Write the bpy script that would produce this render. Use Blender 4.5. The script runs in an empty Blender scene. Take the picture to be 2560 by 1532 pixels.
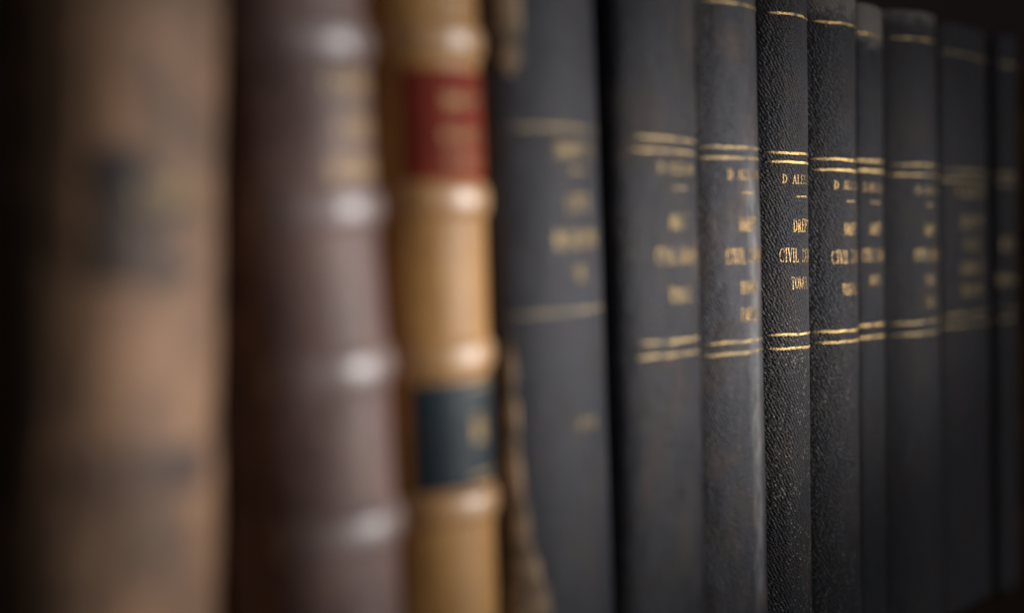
import bpy, math, random
from mathutils import Vector, Matrix, noise

random.seed(7)
scene = bpy.context.scene
COL = scene.collection
MM = 0.001

# ------------------------------------------------------------------ camera
cam_data = bpy.data.cameras.new("camera")
cam = bpy.data.objects.new("camera", cam_data)
COL.objects.link(cam)
scene.camera = cam
cam_data.sensor_width = 36.0
cam_data.lens = 50.0
cam_data.clip_start = 0.01
cam_data.clip_end = 50.0
THETA, PITCH, ROLL = math.radians(39.1), math.radians(1.56), -0.015
fwd = Vector((math.cos(THETA) * math.cos(PITCH), math.sin(THETA) * math.cos(PITCH), -math.sin(PITCH)))
cam.matrix_world = Matrix.Translation((0.0, -0.208, 0.135)) @ fwd.to_track_quat('-Z', 'Y').to_matrix().to_4x4() @ Matrix.Rotation(ROLL, 4, 'Z')
cam_data.dof.use_dof = True
cam_data.dof.focus_distance = 0.437
cam_data.dof.aperture_fstop = 2.55

# ------------------------------------------------------------------ dim room light, a shaped spot and an added fill
world = bpy.data.worlds.new("World")
scene.world = world
world.use_nodes = True
bg = world.node_tree.nodes["Background"]
bg.inputs[0].default_value = (0.9, 0.92, 1.0, 1)
bg.inputs[1].default_value = 0.018

def lamp(name, loc, aim, power, size, cone, blend, colour):
    d = bpy.data.lights.new(name, 'SPOT')
    d.energy = power; d.shadow_soft_size = size
    d.spot_size = math.radians(cone); d.spot_blend = blend; d.color = colour
    o = bpy.data.objects.new(name, d); COL.objects.link(o)
    o.location = loc
    o.rotation_euler = (Vector(aim) - Vector(loc)).to_track_quat('-Z', 'Y').to_euler()
    return o
lo = lamp("key_spot", (1.10, -0.95, 0.21), (0.255, 0.0, 0.129), 88.0, 0.06, 7.0, 1.0, (1.0, 0.965, 0.95))
lo.scale = (3.7, 1.0, 1.0)                         # unseen spot; cone stretched wide and shallow to imitate lens edge darkening

wd = bpy.data.lights.new("fill_light", 'AREA')       # unseen broad fill, added to lift the far books and the edges
wd.shape = 'RECTANGLE'; wd.size = 1.7; wd.size_y = 0.45; wd.energy = 8.4; wd.color = (0.90, 0.94, 1.0)
wo = bpy.data.objects.new("fill_light", wd); COL.objects.link(wo)
wo.location = (1.05, -1.85, 0.36)
wo.rotation_euler = (Vector((0.32, 0.0, 0.12)) - wo.location).to_track_quat('-Z', 'Y').to_euler()

scene.view_settings.view_transform = 'Standard'
scene.view_settings.look = 'None'
scene.view_settings.gamma = 1.0
scene.view_settings.exposure = 0.0
scene.render.engine = 'CYCLES'
scene.cycles.use_denoising = True
scene.cycles.max_bounces = 6

# ------------------------------------------------------------------ materials
class N:
    def __init__(self, name):
        self.m = bpy.data.materials.new(name); self.m.use_nodes = True
        self.t = self.m.node_tree; self.b = self.t.nodes["Principled BSDF"]
        self.uv = self.t.nodes.new("ShaderNodeTexCoord").outputs["UV"]
    def new(self, typ, **kw):
        n = self.t.nodes.new(typ)
        for k, v in kw.items(): setattr(n, k, v)
        return n
    def link(self, a, b): self.t.links.new(a, b)
    def mapping(self, scale=(1, 1, 1), rot=0.0, loc=(0, 0, 0)):
        n = self.new("ShaderNodeMapping"); self.link(self.uv, n.inputs[0])
        n.inputs[1].default_value = loc; n.inputs[2].default_value = (0, 0, rot); n.inputs[3].default_value = scale
        return n.outputs[0]
    def noise(self, vec, scale=1.0, detail=3.0, rough=0.55):
        n = self.new("ShaderNodeTexNoise"); self.link(vec, n.inputs["Vector"])
        n.inputs["Scale"].default_value = scale; n.inputs["Detail"].default_value = detail
        n.inputs["Roughness"].default_value = rough
        return n.outputs["Fac"]
    def voronoi(self, vec, scale=1.0, feature='F1'):
        n = self.new("ShaderNodeTexVoronoi", feature=feature); self.link(vec, n.inputs["Vector"])
        n.inputs["Scale"].default_value = scale
        return n.outputs["Distance"]
    def ramp(self, fac, a, b, lo=0.0, hi=1.0):
        n = self.new("ShaderNodeMapRange"); n.interpolation_type = 'SMOOTHSTEP'
        self.link(fac, n.inputs[0])
        for i, v in enumerate((a, b, lo, hi)): n.inputs[1 + i].default_value = v
        return n.outputs[0]
    def math(self, op, a, b=None):
        n = self.new("ShaderNodeMath", operation=op)
        for i, v in enumerate((a, b)):
            if v is None: continue
            if isinstance(v, (int, float)): n.inputs[i].default_value = v
            else: self.link(v, n.inputs[i])
        return n.outputs[0]
    def mix(self, fac, a, b):
        n = self.new("ShaderNodeMix", data_type='RGBA')
        if isinstance(fac, (int, float)): n.inputs[0].default_value = fac
        else: self.link(fac, n.inputs[0])
        for i, v in ((6, a), (7, b)):
            if isinstance(v, tuple): n.inputs[i].default_value = (*v, 1)
            else: self.link(v, n.inputs[i])
        return n.outputs[2]
    def sep(self):
        n = self.new("ShaderNodeSeparateXYZ"); self.link(self.uv, n.inputs[0]); return n.outputs
    def bump(self, h, dist, strength=1.0, prev=None):
        n = self.new("ShaderNodeBump"); n.inputs["Strength"].default_value = strength
        n.inputs["Distance"].default_value = dist
        self.link(h, n.inputs["Height"])
        if prev is not None: self.link(prev, n.inputs["Normal"])
        return n.outputs[0]
    def done(self, col, rough, normal=None, metal=0.0, spec=0.5):
        if isinstance(col, tuple): self.b.inputs["Base Color"].default_value = (*col, 1)
        else: self.link(col, self.b.inputs["Base Color"])
        if isinstance(rough, (int, float)): self.b.inputs["Roughness"].default_value = rough
        else: self.link(rough, self.b.inputs["Roughness"])
        self.b.inputs["Metallic"].default_value = metal
        self.b.inputs["Specular IOR Level"].default_value = spec
        if normal is not None: self.link(normal, self.b.inputs["Normal"])
        return self.m

# UV units are centimetres along the spine surface
def grained_cloth(name, base, worn, seed, grain=1.0, scuff=0.3, specks=0.0, streak=None, cap=None, rough=0.5, grain_size=1.0, spec=0.36):
    """black book cloth embossed with a slanting leather grain, rubbed and speckled"""
    n = N(name); o = (seed * 3.7, seed * 1.9, 0)
    def slant(sx, sy, rot):
        m = n.new("ShaderNodeMapping"); n.link(n.mapping((1, 1, 1), rot, o), m.inputs[0]); m.inputs[3].default_value = (sx, sy, 1)
        return m.outputs[0]
    g1 = n.voronoi(slant(8.0 * grain_size, 17 * grain_size, 0.5), 1.0)
    tw = n.new("ShaderNodeTexWave"); n.link(slant(1, 1, -0.5), tw.inputs["Vector"]); tw.inputs["Scale"].default_value = 3.0
    tw.inputs["Distortion"].default_value = 3.0; tw.inputs["Detail"].default_value = 2.0; tw.inputs["Detail Scale"].default_value = 2.5
    g2 = n.math('ADD', n.noise(slant(9 * grain_size, 26 * grain_size, 0.55), 1.0, 2.0), n.math('MULTIPLY', tw.outputs["Fac"], 0.30))
    h = n.math('ADD', n.math('MULTIPLY', n.ramp(g1, 0.75, 0.1), 0.6), g2)
    wv = n.new("ShaderNodeTexWave"); n.link(n.mapping((1, 1, 1), 0.0, o), wv.inputs["Vector"])
    wv.bands_direction = 'Y'; wv.inputs["Scale"].default_value = 8.0; wv.inputs["Distortion"].default_value = 1.5
    wv.inputs["Detail"].default_value = 1.0
    h2 = n.math('ADD', h, n.math('MULTIPLY', wv.outputs["Fac"], 0.22))
    nb = n.bump(h2, 0.00042 * grain, 1.0)
    big = n.noise(n.mapping((0.9, 0.42, 1), 0.2, o), 1.0, 5.0, 0.62)
    col = n.mix(n.ramp(big, 0.42, 0.75, 0.0, scuff), base, worn)
    fib = n.noise(n.mapping((5, 1.3, 1), 0.05, o), 1.0, 4.0, 0.65)
    col = n.mix(n.ramp(fib, 0.52, 0.8, 0.0, scuff * 0.8), col, tuple(c * 1.5 for c in worn))
    tint = n.noise(n.mapping((0.7, 0.45, 1), 0.4, (o[0] + 21, o[1] + 8, 0)), 1.0, 5.0, 0.65)
    warm = n.mix(n.ramp(tint, 0.40, 0.66), (0.92, 0.96, 1.10), (1.28, 1.04, 0.90))
    mt = n.new('ShaderNodeMix', data_type='RGBA', blend_type='MULTIPLY'); mt.inputs[0].default_value = 1.0
    n.link(col, mt.inputs[6]); n.link(warm, mt.inputs[7]); col = mt.outputs[2]
    if specks:
        s = n.voronoi(n.mapping((6.5, 9, 1), -0.5, (o[0] + 3, o[1], 0)), 1.0)
        v = n.sep()[1]
        cl = n.noise(n.mapping((0.9, 0.5, 1), -0.5, o), 1.3, 3.0)
        mk = n.math('MULTIPLY', n.ramp(s, 0.40, 0.12), n.ramp(cl, 0.36, 0.60))
        mk = n.math('MULTIPLY', mk, n.ramp(v, 13.0, 10.5, 0.12, 1.0))
        col = n.mix(n.math('MULTIPLY', mk, specks), col, (0.46, 0.38, 0.29))
        rb = n.noise(n.mapping((0.8, 0.55, 1), 0.0, (o[0], 5.5, 0)), 1.2, 6.0, 0.7)
        col = n.mix(n.ramp(rb, 0.62, 0.8, 0.0, 0.5), col, (0.17, 0.105, 0.055))
    if streak is not None:                       # a long pale rub mark down the spine
        u0, wd, v0, v1, amt = streak
        s = n.sep()
        wob = n.math('MULTIPLY', n.math('SUBTRACT', n.noise(n.mapping((0.3, 0.5, 1), 0, o), 1.0, 3.0), 0.5), 0.5)
        d = n.math('ABSOLUTE', n.math('SUBTRACT', n.math('ADD', s[0], wob), u0))
        mk = n.math('MULTIPLY', n.ramp(d, wd, 0.0), n.ramp(s[1], v0, v0 + 1.5))
        mk = n.math('MULTIPLY', mk, n.ramp(s[1], v1, v1 - 1.5))
        mk = n.math('MULTIPLY', mk, n.ramp(n.noise(n.mapping((7, 1.2, 1), 0, o), 1.0, 4.0, 0.7), 0.3, 0.65))
        col = n.mix(n.math('MULTIPLY', mk, amt), col, (0.36, 0.34, 0.33))
        st = n.noise(n.mapping((0.55, 0.5, 1), 0.3, (o[0] + 9, o[1], 0)), 1.6, 4.0, 0.6)
        col = n.mix(n.ramp(st, 0.62, 0.78, 0.0, 0.35), col, (0.20, 0.145, 0.09))
    if cap is not None:                          # frayed, rubbed head of the spine
        v = n.sep()[1]
        nz = n.noise(n.mapping((2.2, 2.2, 1), 0, o), 1.0, 5.0, 0.7)
        e = n.math('ADD', v, n.math('MULTIPLY', n.math('SUBTRACT', nz, 0.5), 1.6))
        col = n.mix(n.ramp(e, cap - 0.9, cap, 0.0, 0.8), col, (0.32, 0.27, 0.235))
    r = n.ramp(big, 0.3, 0.7, rough - 0.06, rough + 0.1)
    return n.done(col, r, nb, 0.0, spec)

def old_leather(name, base, dark, light, seed, rough=0.36, grain=1.0, polish=0.0, spec=0.5):
    n = N(name); o = (seed * 2.3, seed * 4.1, 0)
    a = n.noise(n.mapping((0.55, 0.4, 1), 0.1, o), 1.0, 4.0, 0.6)
    b = n.noise(n.mapping((3.0, 2.2, 1), 0.4, o), 1.0, 5.0, 0.65)
    col = n.mix(n.ramp(a, 0.35, 0.68), dark, base)
    col = n.mix(n.ramp(b, 0.5, 0.78, 0.0, 0.6), col, light)
    c = n.voronoi(n.mapping((14, 11, 1), 0.3, o), 1.0)
    h = n.math('ADD', n.math('MULTIPLY', c, 0.6), b)
    n.b.inputs['Coat Weight'].default_value = polish; n.b.inputs['Coat Roughness'].default_value = 0.44
    return n.done(col, n.ramp(b, 0.3, 0.7, rough - 0.05, rough + 0.12), n.bump(h, 0.00025 * grain), 0.0, spec)

def gilding(name, gold, ground, wear, seed, rough=0.38, metal=0.85):
    """gold leaf pressed into the cloth, rubbed through in places"""
    n = N(name); o = (seed * 1.7, seed * 2.9, 0)
    f = n.noise(n.mapping((14, 14, 1), 0.3, o), 1.0, 4.0, 0.7)
    c = n.noise(n.mapping((2.0, 2.0, 1), 0.3, o), 1.0, 3.0, 0.6)
    k = n.math('ADD', f, n.math('MULTIPLY', n.math('SUBTRACT', c, 0.5), 0.9))
    mk = n.ramp(k, wear - 0.1, wear + 0.12)
    col = n.mix(mk, ground, gold)
    n.link(n.math('MULTIPLY', mk, metal), n.b.inputs["Metallic"])
    m = n.done(col, rough, n.bump(f, 0.0003))
    n.link(n.math('MULTIPLY', mk, metal), n.b.inputs["Metallic"])
    return m

def plain(name, col, rough, seed=1, var=0.35, scale=3.0):
    n = N(name)
    f = n.noise(n.mapping((scale, scale, 1), 0, (seed, seed, 0)), 1.0, 5.0, 0.6)
    c = n.mix(n.ramp(f, 0.3, 0.75), tuple(x * (1 - var) for x in col), tuple(min(1, x * (1 + var)) for x in col))
    return n.done(c, rough, n.bump(f, 0.0002))

def wood(name, a, b):
    n = N(name)
    f = n.noise(n.mapping((0.12, 2.4, 1)), 1.0, 6.0, 0.6)
    return n.done(n.mix(n.ramp(f, 0.35, 0.7), a, b), 0.5, n.bump(f, 0.0003))

M = {}
M['paper'] = plain('aged_paper', (0.45, 0.36, 0.24), 0.9, 3)
M['board'] = plain('book_board_cloth', (0.02, 0.02, 0.022), 0.6, 5)
M['brown_board'] = plain('brown_board_leather', (0.03, 0.018, 0.011), 0.6, 6)
M['raw_board'] = plain('bare_worn_board', (0.30, 0.20, 0.115), 0.75, 8, 0.65, 1.2)
M['gold'] = gilding('gold_leaf', (0.66, 0.44, 0.17), (0.09, 0.065, 0.03), 0.40, 2)
M['gold_bold'] = gilding('heavy_gold_leaf', (0.80, 0.55, 0.24), (0.3, 0.2, 0.09), 0.22, 4, 0.5, 0.2)
M['gold_faint'] = gilding('rubbed_gold_leaf', (0.24, 0.18, 0.095), (0.06, 0.05, 0.035), 0.44, 3)
M['gold_text'] = gilding('gold_leaf_letters', (0.52, 0.335, 0.14), (0.05, 0.04, 0.025), 0.45, 5)
M['gold_dull'] = gilding('dull_gold_leaf', (0.42, 0.30, 0.135), (0.08, 0.06, 0.035), 0.43, 9)
M['shelf'] = wood('dark_shelf_wood', (0.055, 0.025, 0.012), (0.11, 0.052, 0.024))
M['back'] = wood('dark_red_back_panel', (0.018, 0.006, 0.005), (0.030, 0.010, 0.008))

# ------------------------------------------------------------------ mesh helpers
def mesh_obj(name, verts, faces, mat, parent=None, uvs=None, smooth=True):
    me = bpy.data.meshes.new(name)
    me.from_pydata(verts, [], faces)
    if uvs is not None:
        l = me.uv_layers.new(name="UVMap")
        for lp in me.loops: l.data[lp.index].uv = uvs[lp.vertex_index]
    if smooth:
        for p in me.polygons: p.use_smooth = True
    me.materials.append(mat)
    me.update()
    o = bpy.data.objects.new(name, me); COL.objects.link(o)
    if parent: o.parent = parent
    return o

def box(name, x0, x1, y0, y1, z0, z1, mat, parent=None, bev=0.0008, axis='xz'):
    import bmesh
    bm = bmesh.new()
    bmesh.ops.create_cube(bm, size=1.0)
    for v in bm.verts:
        v.co = ((x0 + x1) / 2 + v.co.x * (x1 - x0), (y0 + y1) / 2 + v.co.y * (y1 - y0), (z0 + z1) / 2 + v.co.z * (z1 - z0))
    if bev: bmesh.ops.bevel(bm, geom=bm.edges[:], offset=bev, segments=2, affect='EDGES')
    uvl = bm.loops.layers.uv.new("UVMap")
    for f in bm.faces:
        for lp in f.loops:
            c = lp.vert.co
            if abs(f.normal.x) > 0.7: lp[uvl].uv = (c.y * 100, c.z * 100)
            elif abs(f.normal.z) > 0.7: lp[uvl].uv = (c.x * 100, c.y * 100)
            else: lp[uvl].uv = (c.x * 100, c.z * 100)
    me = bpy.data.meshes.new(name); bm.to_mesh(me); bm.free()
    me.materials.append(mat)
    o = bpy.data.objects.new(name, me); COL.objects.link(o)
    if parent: o.parent = parent
    return o

# ------------------------------------------------------------------ the book
def profile(w, phi, power=None, n=160):
    """plan of a rounded back, left joint to right joint: points (x, y) with y = 0 at the crown, and arc lengths"""
    c = w / 2 - 0.8 * MM
    pts = []
    if power is None:                             # plain circular arc of half angle phi
        a1 = math.radians(phi); R = c / math.sin(a1)
        for i in range(n + 1):
            a = -a1 + 2 * a1 * i / n
            pts.append((R * math.sin(a), R * (1 - math.cos(a)), math.sin(a), -math.cos(a)))
    else:                                         # flatter back with rounded shoulders, phi = depth in mm
        b = phi * MM
        raw = []
        for i in range(n + 1):
            a = math.pi * (1 - i / n)
            ca, sa = math.cos(a), math.sin(a)
            raw.append((c * math.copysign(abs(ca) ** (2 / power), ca), b * (1 - max(sa, 0) ** (2 / power))))
        for i, (x, y) in enumerate(raw):
            x0, y0 = raw[max(i - 1, 0)]; x1, y1 = raw[min(i + 1, n)]
            l = math.hypot(x1 - x0, y1 - y0) or 1
            pts.append((x, y, (y1 - y0) / l, -(x1 - x0) / l))
    acc = [0.0]
    for p, q in zip(pts, pts[1:]): acc.append(acc[-1] + math.hypot(q[0] - p[0], q[1] - p[1]))
    return pts, acc

def at_arc(pts, acc, s):
    import bisect
    s = min(max(s, 0.0), acc[-1])
    i = min(max(bisect.bisect_right(acc, s) - 1, 0), len(acc) - 2)
    f = (s - acc[i]) / ((acc[i + 1] - acc[i]) or 1)
    return tuple(pts[i][k] * (1 - f) + pts[i + 1][k] * f for k in range(4))

class Book:
    """origin: foot of the spine, its outermost point; x along the row, -y towards the reader"""
    def __init__(self, name, label, category, X, y_out, w, h, phi, lean, mat, board_mat, seed, yaw=0.0, depth=0.155, wob=0.35, group=None, square=2.0, power=None):
        self.w, self.h, self.seed, self.wob = w, h, seed, wob * MM
        self.pts, self.arcl = profile(w, phi, power)
        self.L = self.arcl[-1] / 2
        self.c = w / 2 - 0.8 * MM
        self.mat = mat
        t = bpy.data.objects.new(name, None); COL.objects.link(t)
        t.empty_display_size = 0.02
        t.location = (X, y_out, 0.0); t.rotation_euler = (0, -lean, yaw)
        t['label'] = label; t['category'] = category
        if group: t['group'] = group
        self.root = t
        ye = self.pts[-1][1]
        hb = h
        for s in (-1, 1):
            xa, xb = sorted((s * (w / 2 - 2.6 * MM), s * (w / 2)))
            box('board', xa, xb, ye + 6.5 * MM, depth, 0.0, hb, board_mat, t, 0.7 * MM)
        box('page_block', -(w / 2 - 3.0 * MM), w / 2 - 3.0 * MM, ye + 1.5 * MM, depth - 4 * MM, square * MM, h - square * MM * 1.8, M['paper'], t, 0.3 * MM)
        self.ye = ye
        self.spine()

    def bulge(self, a, z):
        v = noise.noise(Vector((a * 1.3 + self.seed * 5.1, z * 17.0, self.seed)))
        v += 0.4 * noise.noise(Vector((a * 5 + self.seed * 2.1, z * 70.0, self.seed + 3)))
        return v * self.wob

    def surf(self, u, z, off=0.0):
        x, y, nx, ny = at_arc(self.pts, self.arcl, u + self.L)
        o = off + self.bulge(u / 0.018, z)
        return (x + nx * o, y + ny * o, z)

    def spine(self):
        w, h = self.w, self.h
        prof = []                                 # (x, y, nx, ny, u)
        n = 40
        for i in range(n + 1):
            u = self.L * (-1 + 2 * i / n)
            prof.append((None, u, 0, 0, u))
        def side(s):
            L = self.L
            pts = [(w / 2 - 1.6 * MM, self.ye + 1.6 * MM, 0.95, 0.1), (w / 2 - 2.2 * MM, self.ye + 3.6 * MM, 1, 0), (w / 2 - 1.2 * MM, self.ye + 5.6 * MM, .9, -.4),
                   (w / 2 + 0.25 * MM, self.ye + 7.5 * MM, 1, 0), (w / 2 + 0.25 * MM, self.ye + 22 * MM, 1, 0)]
            out, u, last = [], L, (self.c, self.ye)
            for x, y, nx, ny in pts:
                u += math.hypot(x - last[0], y - last[1]); last = (x, y)
                out.append((s * x, y, s * nx, ny, s * u))
            return out
        full = list(reversed(side(-1))) + prof + side(1)
        t = 1.3 * MM
        path = [(6 * MM, -t), (0.4 * MM, -t), (0.0, -t * .5), (0.4 * MM, 0.0)]
        m = 70
        path += [(0.4 * MM + (h - 1.6 * MM) * j / m, 0.0) for j in range(1, m + 1)]
        path += [(h - 0.5 * MM, -0.15 * MM), (h, -t * .5), (h - 0.5 * MM, -t), (h - 8 * MM, -t)]
        verts, uvs, faces = [], [], []
        W = len(full)
        for z, off in path:
            for x, y, nx, ny, u in full:
                if x is None:
                    zz = z
                    if z > h - 2 * MM: zz += 0.5 * MM * noise.noise(Vector((u * 250, self.seed, 1)))
                    p = self.surf(y, zz, off); verts.append((p[0], p[1], zz))
                else:
                    verts.append((x + nx * off, y + ny * off, z))
                uvs.append((u * 100, z * 100))
        for j in range(len(path) - 1):
            for i in range(W - 1):
                k = j * W + i
                faces.append((k, k + 1, k + 1 + W, k + W))
        self.sp = mesh_obj('spine', verts, faces, self.mat, self.root, uvs)

    # -- a patch following the spine: rows of (z, uL, uR); thickness off with feathered rim
    def patch(self, name, rows, off, mat, parent, nu=24):
        verts, uvs, faces = [], [], []
        R = len(rows)
        for j, (z, a, b) in enumerate(rows):
            for i in range(nu + 1):
                u = a + (b - a) * i / nu
                e = 0.0 if i in (0, nu) or j in (0, R - 1) else off
                verts.append(self.surf(u, z, e + (0.02 * MM if e == 0 else 0)))
                uvs.append((u * 100, z * 100))
        W = nu + 1
        for j in range(R - 1):
            for i in range(nu):
                k = j * W + i
                faces.append((k, k + 1, k + 1 + W, k + W))
        return mesh_obj(name, verts, faces, mat, parent, uvs)

    def band(self, z0, half, proud, mat):
        L = self.L * 0.985
        verts, uvs, faces = [], [], []
        nu, nt = 36, 14
        for i in range(nu + 1):
            u = -L + 2 * L * i / nu
            fade = 1 - abs(u / L) ** 8 * 0.8
            for j in range(nt + 1):
                s = -1 + 2 * j / nt
                o = proud * fade * max(0.0, 1 - abs(s) ** 2.6) ** 0.75
                z = z0 + s * half + 0.25 * MM * noise.noise(Vector((u * 60, z0 * 40, self.seed)))
                verts.append(self.surf(u, z, o + 0.03 * MM)); uvs.append((u * 100, (z0 + s * half * 1.5) * 100))
        W = nt + 1
        for i in range(nu):
            for j in range(nt):
                k = i * W + j
                faces.append((k, k + W, k + W + 1, k + 1))
        return mesh_obj('raised_band', verts, faces, mat, self.sp, uvs)

    def line(self, z0, uL, uR, thick, mat, parent=None, off=0.10, name='gilt_line', taper=True, seed=0):
        n = 64
        verts, uvs, faces = [], [], []
        for i in range(n + 1):
            f = i / n
            u = uL + (uR - uL) * f
            t = thick / 2 * (1 + 0.30 * noise.noise(Vector((u * 900, z0 * 100, self.seed + seed))))
            if taper:
                t *= min(1.0, 0.25 + 7 * f) * min(1.0, 0.25 + 7 * (1 - f))
            zz = z0 + 0.22 * MM * noise.noise(Vector((u * 160, z0 * 91, self.seed + seed)))
            for s in (-1, 0, 1):
                verts.append(self.surf(u, zz + s * t, (off + (0.10 if s == 0 else 0)) * MM)); uvs.append((u * 100, (zz + s * t) * 100))
        for i in range(n):
            for j in (0, 1):
                k = i * 3 + j
                faces.append((k, k + 3, k + 4, k + 1))
        return mesh_obj(name, verts, faces, mat, parent or self.sp, uvs)

    def text(self, s, zc, height, pitch, mat, uc=0.0, parent=None, off=0.13, name='gilt_lettering', jitter=0.06):
        """serif capitals pressed on the spine; pitch = average advance of one letter"""
        adv = [GW.get(ch, 0.55) for ch in s]
        k = pitch / 0.55
        total = sum(adv) * k
        u = uc - total / 2
        verts, uvs, faces = [], [], []
        rnd = random.Random(hash_text(s) + int(self.seed * 13))
        for ch, a in zip(s, adv):
            dz = rnd.uniform(-jitter, jitter) * height * 0.5
            for quad in GLYPH.get(ch, []):
                b = len(verts)
                for gx, gy in quad:
                    uu, zz = u + gx * k, zc + dz + (gy - 0.5) * height
                    verts.append(self.surf(uu, zz, off * MM)); uvs.append((uu * 100, zz * 100))
                faces.append((b, b + 1, b + 2, b + 3))
            u += a * k
        return mesh_obj(name, verts, faces, mat, parent or self.sp, uvs, smooth=False)

def hash_text(s):
    return sum((i + 1) * ord(c) for i, c in enumerate(s))

# ------------------------------------------------------------------ serif capitals as strokes (unit height, letter width about 0.45)
GLYPH, GW = {}, {' ': 0.5}
def stroke(out, pts, w):
    for (x0, y0), (x1, y1) in zip(pts, pts[1:]):
        dx, dy = x1 - x0, y1 - y0
        l = math.hypot(dx, dy) or 1
        nx, ny = -dy / l * w / 2, dx / l * w / 2
        ex, ey = dx / l * w * 0.15, dy / l * w * 0.15
        out.append([(x0 - ex - nx, y0 - ey - ny), (x1 + ex - nx, y1 + ey - ny), (x1 + ex + nx, y1 + ey + ny), (x0 - ex + nx, y0 - ey + ny)])
def arc(cx, cy, rx, ry, a0, a1, n=12):
    return [(cx + rx * math.cos(math.radians(a0 + (a1 - a0) * i / n)), cy + ry * math.sin(math.radians(a0 + (a1 - a0) * i / n))) for i in range(n + 1)]
TK, TN, SF = 0.105, 0.055, 0.05
def glyph(ch, width, thick=(), thin=(), serifs=()):
    q = []
    for p in thick: stroke(q, p, TK)
    for p in thin: stroke(q, p, TN)
    for x, y, r in serifs: stroke(q, [(x - r, y), (x + r, y)], SF)
    GLYPH[ch] = q; GW[ch] = width
b0, t0 = 0.025, 0.975
glyph('I', 0.30, [[(.13, 0), (.13, 1)]], [], [(.13, b0, .10), (.13, t0, .10)])
glyph('D', 0.58, [[(.12, 0), (.12, 1)], arc(.16, .5, .30, .47, -55, 55)], [[(.03, t0), (.18, t0)] , arc(.16, .5, .30, .475, 55, 90, 5), arc(.16, .5, .30, .475, -90, -55, 5)], [(.12, b0, .10)])
glyph('A', 0.58, [[(.25, 1), (.46, 0)]], [[(.25, 1), (.06, 0)], [(.12, .34), (.38, .34)]], [(.06, b0, .07), (.46, b0, .08)])
glyph('L', 0.50, [[(.12, 0), (.12, 1)]], [[(.12, b0), (.42, b0)], [(.42, 0), (.43, .22)]], [(.12, t0, .10), (.10, b0, .08)])
glyph('E', 0.52, [[(.12, 0), (.12, 1)]], [[(.03, b0), (.43, b0)], [(.03, t0), (.42, t0)], [(.12, .52), (.34, .52)], [(.43, 0), (.44, .2)], [(.42, 1), (.42, .82)], [(.34, .42), (.34, .62)]])
glyph('S', 0.50, [arc(.23, .74, .16, .235, 100, 255, 8) + arc(.25, .26, .17, .235, 75, -60, 8)], [arc(.23, .74, .16, .235, 100, 20, 5), arc(.25, .26, .17, .235, -60, -160, 6), [(.39, .98), (.39, .72)], [(.08, .02), (.08, .27)]])
glyph('C', 0.56, [arc(.29, .5, .23, .475, 110, 250, 12)], [arc(.29, .5, .22, .475, 110, 35, 7), arc(.29, .5, .22, .475, 250, 325, 7), [(.48, .98), (.48, .70)]])
glyph('R', 0.58, [[(.12, 0), (.12, 1)], arc(.20, .74, .20, .235, -65, 65, 8), [(.22, .50), (.48, 0)]], [[(.03, t0), (.22, t0)], [(.12, .5), (.24, .5)]], [(.12, b0, .10), (.48, b0, .07)])
glyph('P', 0.54, [[(.12, 0), (.12, 1)], arc(.20, .73, .21, .245, -65, 65, 8)], [[(.03, t0), (.22, t0)], [(.12, .485), (.24, .485)]], [(.12, b0, .10)])
glyph('T', 0.54, [[(.26, 0), (.26, 1)]], [[(.04, t0), (.48, t0)], [(.05, 1), (.04, .78)], [(.47, 1), (.48, .78)]], [(.26, b0, .10)])
glyph('O', 0.58, [arc(.28, .5, .22, .475, 125, 235, 9), arc(.28, .5, .22, .475, -55, 55, 9)], [arc(.28, .5, .22, .475, 55, 125, 6), arc(.28, .5, .22, .475, 235, 305, 6)])
glyph('M', 0.70, [[(.12, 1), (.32, .1)], [(.56, 0), (.56, 1)]], [[(.12, 0), (.12, 1)], [(.32, .1), (.56, 1)]], [(.12, b0, .08), (.56, b0, .09), (.08, t0, .06), (.60, t0, .06)])
glyph('V', 0.56, [[(.07, 1), (.28, 0)]], [[(.28, 0), (.47, 1)]], [(.07, t0, .08), (.47, t0, .07)])
glyph('N', 0.60, [[(.12, 1), (.46, 0)]], [[(.12, 0), (.12, 1)], [(.46, 0), (.46, 1)]], [(.12, b0, .08), (.08, t0, .07), (.46, t0, .08)])
glyph('U', 0.58, [[(.12, 1), (.12, .3)] + arc(.29, .25, .17, .225, 180, 260, 6)], [arc(.29, .25, .17, .225, 260, 360, 7) + [(.46, 1)]], [(.12, t0, .09), (.46, t0, .07)])
glyph('X', 0.56, [[(.07, 1), (.46, 0)]], [[(.07, 0), (.46, 1)]], [(.07, t0, .07), (.46, t0, .07), (.07, b0, .07), (.46, b0, .07)])
glyph('-', 0.9, [], [[(.1, .5), (.8, .5)]])

# ------------------------------------------------------------------ the bookcase
def setting(o):
    o['kind'] = 'structure'
    return o
setting(box('shelf', -0.5, 1.6, -0.035, 0.30, -0.025, 0.0, M['shelf'], None, 0.002))
setting(box('back_panel', -0.5, 1.6, 0.30, 0.315, -0.025, 0.62, M['back'], None, 0.001))

# ------------------------------------------------------------------ the row of books, near to far
ZC = 0.139                                        # height of the title panels' reference line above the shelf
def cm(v): return ZC + v * 0.01

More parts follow.
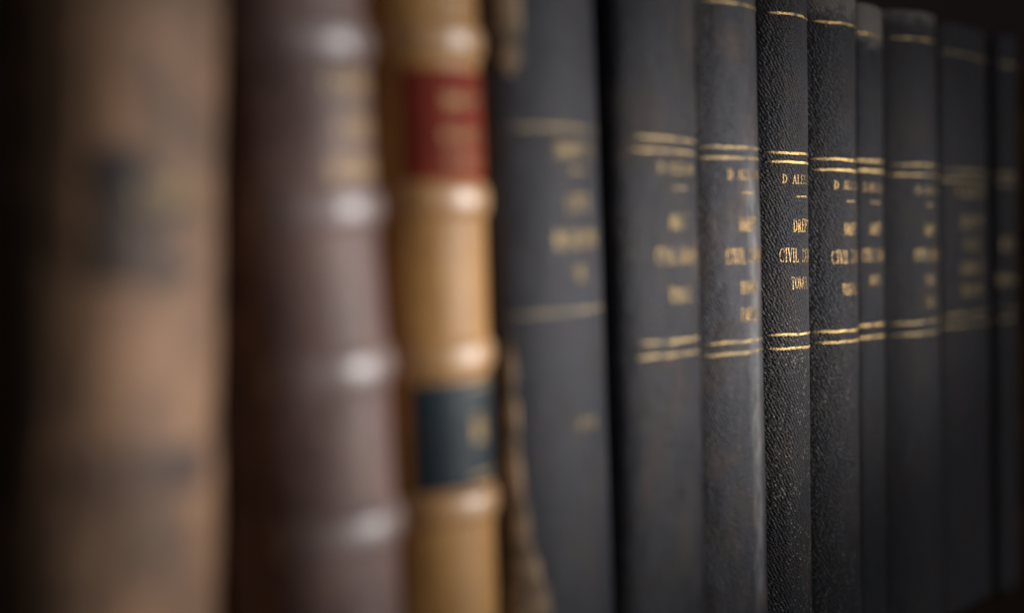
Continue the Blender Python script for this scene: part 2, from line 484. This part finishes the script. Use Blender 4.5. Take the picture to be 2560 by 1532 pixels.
#            key   X(right silhouette at eye height), phi, lean
ROW = {}
E0 = {'next': None}
CAMX, CAMY, CAMZ = 0.0, -0.208, 0.135
def place(xs, phi, lean, start=None, y=0.0, w=None, gap=0.5, power=None):
    """width and centre of a book whose rounded back ends at xs (seen from the aisle) and which stands against its neighbour"""
    s = E0['next'] if start is None else start
    az = math.atan2(0.208 + y, xs)
    fixed = w is not None
    w = w or 0.035
    for _ in range(40):
        pts, acc = profile(w, phi, power)
        t = max(pts, key=lambda p: p[0] * math.sin(az) - p[1] * math.cos(az))
        Xc = xs - t[0]
        if fixed: break
        w += 0.6 * (2 * (Xc - s) - w)
    E0['next'] = Xc + w / 2 + gap * MM
    return Xc + CAMZ * math.tan(lean), y - t[1], w

mats_args = dict()
M['A'] = old_leather('near_black_leather', (0.05, 0.047, 0.050), (0.032, 0.030, 0.032), (0.065, 0.06, 0.065), 1, 0.7, spec=0.15)
M['B'] = old_leather('worn_brown_leather', (0.34, 0.185, 0.10), (0.13, 0.075, 0.045), (0.42, 0.255, 0.15), 2.4, 0.6, spec=0.35)
C_COL = ((0.235, 0.142, 0.120), (0.125, 0.075, 0.066), (0.36, 0.215, 0.15), 3.1)
D_COL = ((0.58, 0.30, 0.088), (0.42, 0.20, 0.052), (0.64, 0.38, 0.14), 4.6)
M['C'] = old_leather('plum_brown_leather', *C_COL, 0.44, spec=0.28)
M['C_band'] = old_leather('plum_brown_leather_rubbed', (0.27, 0.185, 0.165), (0.20, 0.135, 0.12), (0.34, 0.24, 0.20), 3.1, 0.36, 0.6, 1.0)
M['D_band'] = old_leather('honey_tan_calf_rubbed', (0.62, 0.34, 0.13), (0.50, 0.25, 0.08), (0.68, 0.42, 0.20), 4.6, 0.34, 0.6, 1.0)
M['D'] = old_leather('honey_tan_calf', *D_COL, 0.42, spec=0.35)
M['red'] = old_leather('red_label_leather', (0.27, 0.034, 0.014), (0.18, 0.020, 0.009), (0.29, 0.06, 0.026), 5.2, 0.6, spec=0.12)
M['blue'] = old_leather('blue_green_label_leather', (0.014, 0.032, 0.042), (0.009, 0.019, 0.027), (0.03, 0.05, 0.055), 6.2, 0.5, spec=0.3)
M['black_label'] = old_leather('faded_black_label', (0.12, 0.078, 0.055), (0.04, 0.032, 0.03), (0.22, 0.14, 0.09), 7.9, 0.6, spec=0.3)
M['dark_stain'] = old_leather('dark_band_leather', (0.17, 0.10, 0.065), (0.085, 0.055, 0.042), (0.22, 0.13, 0.08), 8.2, 0.6, spec=0.3)

SET = 'black law volumes of one set'

def A():
    X, y, w = place(0.131, 55, -0.03, w=0.045, y=0.016)
    b = Book('book', 'black leather book at the near end, mostly cut off by the picture edge', 'book', X, y, w, 0.235, 55, -0.03, M['A'], M['board'], 1.0)
A()
def B():
    X, y, w = place(0.1765, 50, -0.045, start=0.136, y=0.008)
    b = Book('book', 'very blurred brown leather book with dark worn labels, second at the near end', 'book', X, y, w, 0.238, 50, -0.045, M['B'], M['brown_board'], 2.0, wob=0.9)
    L = b.L
    rows = [(cm(-.62 + 2.4 * j / 24), -L * (.60 + .10 * noise.noise(Vector((j * .45, 1.5, 0)))), L * (.12 + .42 * noise.noise(Vector((j * .33, 7.5, 0))))) for j in range(25)]
    p = b.patch('title_label', rows, 0.35 * MM, M['black_label'], b.sp)
    b.text('CODUL', cm(1.0), 4.5 * MM, 3.0 * MM, M['gold_dull'], 2 * MM, p, 0.5)
    rows = [(cm(-4.35 + .9 * j / 8), -L * .75, L * .6) for j in range(9)]
    b.patch('dark_band', rows, 0.3 * MM, M['dark_stain'], b.sp)
B()
def C():
    X, y, w = place(0.2125, 56, 0.065, start=E0['next'] + 0.0035, gap=4.0)
    b = Book('book', 'plum brown leather book with raised bands and faded gilt lettering', 'book', X, y, w, 0.236, 56, 0.065, M['C'], M['brown_board'], 3.0)
    for z in (7.4, 4.15, 0.85, -2.4, -5.65, -9.0):
        b.band(cm(z), 4.2 * MM, 1.5 * MM, M['C_band'])
    for z, s, h in ((3.3, 'CODUL', 3.6), (2.45, 'CIVIL', 4.0), (1.62, 'ROMAN', 3.8)):
        b.text(s, cm(z), h * MM, 3.6 * MM, M['gold_bold'], 6.5 * MM)
C()
def D():
    X, y, w = place(0.2465, 56, 0.029)
    b = Book('book', 'honey tan calf book with red title label and dark blue volume label', 'book', X, y, w, 0.236, 56, 0.029, M['D'], M['brown_board'], 4.0, wob=0.25)
    L = b.L
    for z in (8.0, 4.6, 1.12, -2.35, -5.65, -9.1):
        b.band(cm(z), 3.8 * MM, 1.35 * MM, M['D_band'])
    p = b.patch('title_label', [(cm(1.52 + 2.42 * j / 16), -L * .86, L * .86) for j in range(17)], 0.3 * MM, M['red'], b.sp)
    for z, s, h in ((3.25, 'DREPT', 2.6), (2.5, 'ROMAN', 2.2), (1.95, 'TOMUL', 1.8)):
        b.text(s, cm(z), h * MM, 2.6 * MM, M['gold_dull'], 1.5 * MM, p, 0.45)
    p = b.patch('volume_label', [(cm(-5.22 + 2.38 * j / 16), -L * .86, L * .86) for j in range(17)], 0.3 * MM, M['blue'], b.sp)
    b.text('II', cm(-3.9), 6.0 * MM, 4.0 * MM, M['gold'], 2.5 * MM, p, 0.45)
    b.line(cm(-3.0), -1 * MM, L * .78, 0.8 * MM, M['gold_dull'], p, 0.4)
    b.line(cm(-5.0), -1 * MM, L * .78, 0.8 * MM, M['gold_dull'], p, 0.4)
D()

def black(key, label, xs, phi, lean, mat, seed, h, lines, texts, top=None, lineL=0.86, dash=None, y=0.0, group=SET, gold='gold', gtext='gold_text', dz=0.0, thick=0.8, wob=0.35, uc=0.0, power=None):
    X, yo, w = place(xs, phi, lean, y=y, power=power)
    b = Book('book', label, 'book', X, yo, w, h, phi, lean, mat, M['board'], seed, group=group, wob=wob, power=power)
    L = b.L
    for i, z in enumerate(lines):
        r = 0.03 * math.sin(i * 2.3 + seed)
        b.line(cm(z + dz), -L * (lineL + r), L * (lineL - r), thick * MM, M[gold], seed=i)
    if top is not None: b.line(cm(top + dz), -L * lineL * .95, L * lineL, thick * MM, M[gold], seed=9)
    for s, z, hh, pt in texts:
        if s == '-': b.line(cm(z + dz), (uc - 3.6) * MM, (uc + 3.6) * MM, 0.6 * MM, M[gtext], name='gilt_dash', seed=5)
        else: b.text(s, cm(z + dz), hh * MM, pt * MM, M[gtext], uc * MM)
    return b

T5 = [('D ALESANU', 2.16, 2.7, 2.1), ('-', 1.64, 0, 0), ('DREPT', .76, 3.9, 2.0), ('CIVIL ROMAN', -.15, 4.2, 2.05), ('TOMUL I', -1.0, 3.7, 1.9)]
TP = T5[:4] + [('TOMUL', -1.06, 3.6, 2.05), ('PARTEA', -1.83, 3.7, 1.75)]
GREY = (0.060, 0.060, 0.066)
M['E'] = grained_cloth('charcoal_cloth', (0.026, 0.027, 0.033), (0.052, 0.050, 0.055), 1, 0.5, 0.9)
M['F'] = grained_cloth('black_rubbed_cloth', (0.025, 0.025, 0.029), (0.072, 0.060, 0.054), 2, 0.6, 0.95)
M['G'] = grained_cloth('grey_scuffed_cloth', (0.050, 0.050, 0.055), (0.125, 0.112, 0.106), 3, 0.6, 1.0, streak=(0.35, 0.55, 3.0, 17.0, 0.9))
M['H'] = grained_cloth('coarse_grained_black_cloth', (0.030, 0.029, 0.032), (0.085, 0.071, 0.063), 4, 1.0, 0.6, specks=0.75, rough=0.54, spec=0.45)
M['I'] = grained_cloth('fine_grained_black_cloth', (0.028, 0.027, 0.030), (0.060, 0.052, 0.048), 5, 1.0, 0.5, specks=0.45, cap=21.9, rough=0.46, spec=0.45)
M['J'] = grained_cloth('black_cloth_frayed_head', (0.025, 0.025, 0.028), (0.05, 0.045, 0.043), 6, 0.9, 0.5, cap=21.5)
M['K'] = grained_cloth('dull_black_cloth', (0.030, 0.027, 0.029), (0.060, 0.051, 0.048), 7, 0.8, 0.5, cap=22.6)
M['L'] = grained_cloth('far_black_cloth', (0.030, 0.026, 0.028), (0.050, 0.044, 0.043), 8, 0.8, 0.5)

bE = black('E', 'charcoal book with single gilt lines and torn brown patches, beside the tan book', 0.2918, 13, 0.034, M['E'], 5.0, 0.236,
      (2.92, -1.45), [('DREPTUL', 2.40, 3.2, 2.5), ('-', 1.9, 0, 0), ('CIVIL', 1.12, 4.0, 2.7), ('ROMANESC', .28, 4.2, 2.4), ('DE', -.56, 3.6, 2.6), ('IASI', -4.2, 2.6, 2.2)],
      lineL=0.76, gold='gold_faint', gtext='gold_dull', group=None, thick=0.9, power=2.0, uc=3.0)
L = bE.L
def torn(keys, n):
    """rows of a torn patch between key rows (z mm, left, right as shares of the half width), with a ragged rim"""
    out = []
    for i in range(n + 1):
        z = keys[0][0] + (keys[-1][0] - keys[0][0]) * i / n
        for k0, k1 in zip(keys, keys[1:]):
            if k0[0] <= z <= k1[0]: break
        f = (z - k0[0]) / (k1[0] - k0[0])
        f = f * f * (3 - 2 * f)
        r = 0.035 * noise.noise(Vector((z * 0.30, 4.4, 0))) + 0.012 * noise.noise(Vector((z * 1.1, 9.4, 0)))
        out.append((z * MM, L * (k0[1] + (k1[1] - k0[1]) * f + r), L * (k0[2] + (k1[2] - k0[2]) * f - r)))
    return out
bE.patch('torn_leather_patch', torn([(180, -.66, -.58), (184, -.73, -.52), (192, -.76, -.49), (215, -.76, -.50), (235, -.76, -.5)], 30), 0.5 * MM, M['raw_board'], bE.sp, 8)
bE.patch('torn_leather_patch', torn([(1, -.82, -.22), (35, -.82, -.33), (55, -.80, -.43), (73, -.78, -.57), (86, -.765, -.655), (94, -.775, -.665), (108, -.76, -.655), (120, -.72, -.69)], 50), 0.5 * MM, M['raw_board'], bE.sp, 8)

black('F', 'black book with blurred double gilt lines, just before the grey scuffed one', 0.3362, 8.0, 0.010, M['F'], 6.0, 0.238,
      (2.92, 2.59, -2.40, -2.76), T5[:4] + [('TOMUL', -1.18, 3.8, 2.2)], top=7.45, lineL=0.68, power=2.0, gold='gold_dull', gtext='gold_dull', uc=2.5, y=-0.001)
black('G', 'grey scuffed book with pale rub mark and six gilt text rows', 0.3728, 44, 0.022, M['G'], 7.0, 0.236,
      (2.93, 2.63, -2.60, -2.92), TP, top=6.98, lineL=0.90, uc=0.8, gold='gold_dull')
black('H', 'sharply focused black grained book with crisp gilt lettering', 0.4030, 54, -0.004, M['H'], 8.0, 0.236,
      (2.95, 2.68, -2.56, -2.98), T5, top=7.15, wob=0.5, lineL=0.84, uc=0.8)
black('I', 'black grained book just after the sharply focused one, its head cap rubbed', 0.4375, 54, 0.002, M['I'], 9.0, 0.2215,
      (2.92, 2.58, -2.60, -2.95), [(s, z - .06 - .1 * (s == 'TOMUL I') * 2, a, c) for s, z, a, c in T5], top=7.28, lineL=0.86, uc=0.8)
black('J', 'thin black book with frayed brown head, third after the grey scuffed one', 0.4665, 5, 0.002, M['J'], 10.0, 0.2228,
      (3.06, 2.72, -2.55, -2.95), [(s, z, a, c * .8) for s, z, a, c in T5], top=7.35, lineL=0.9, power=3.0, y=0.004)
black('K', 'blurred dark book after the thin one, gilt lettering in six rows', 0.5050, 48, 0.022, M['K'], 11.0, 0.224,
      (3.05, 2.70, -2.55, -2.95), TP, top=7.5, lineL=0.88, gold='gold_dull', gtext='gold_dull')
black('L', 'dark far book of the set with broad dim gilt rows, before the darkest one', 0.5655, 6, 0.012, M['L'], 12.0, 0.2255,
      (3.05, 2.70, -2.45, -2.85), [('D ALESANU', 2.3, 4, 3.2), ('DREPT', 1.1, 4.6, 4.0), ('CIVIL', .25, 4.6, 4.0), ('ROMAN', -.67, 4.4, 4.0), ('TOMUL', -1.54, 4.4, 4.2)], top=7.5, lineL=0.9, y=0.004, power=3.0, gold='gold_dull', gtext='gold_dull')
black('M', 'darkest and farthest black book, beside the brown one at the picture edge', 0.5850, 46, 0.006, M['L'], 13.0, 0.226,
      (3.05, 2.70, -2.40, -2.80), [('CIVIL', .25, 4.6, 4.0), ('TOMUL', -1.2, 4.4, 4.0)], top=7.5, lineL=0.9, gold='gold_dull', gtext='gold_dull')

def Nn():
    X, y, w = place(0.612, 50, 0.0, y=-0.012)
    b = Book('book', 'brown leather book with pale paper label at the far edge', 'book', X, y, w, 0.215, 50, 0.0, M['B'], M['brown_board'], 14.0)
    L = b.L
    b.patch('paper_label', [(cm(1.2 + 3.6 * j / 10), -L * .8, L * .8) for j in range(11)], 0.3 * MM, plain('grey_label_paper', (0.30, 0.29, 0.30), 0.8, 4), b.sp)
Nn()
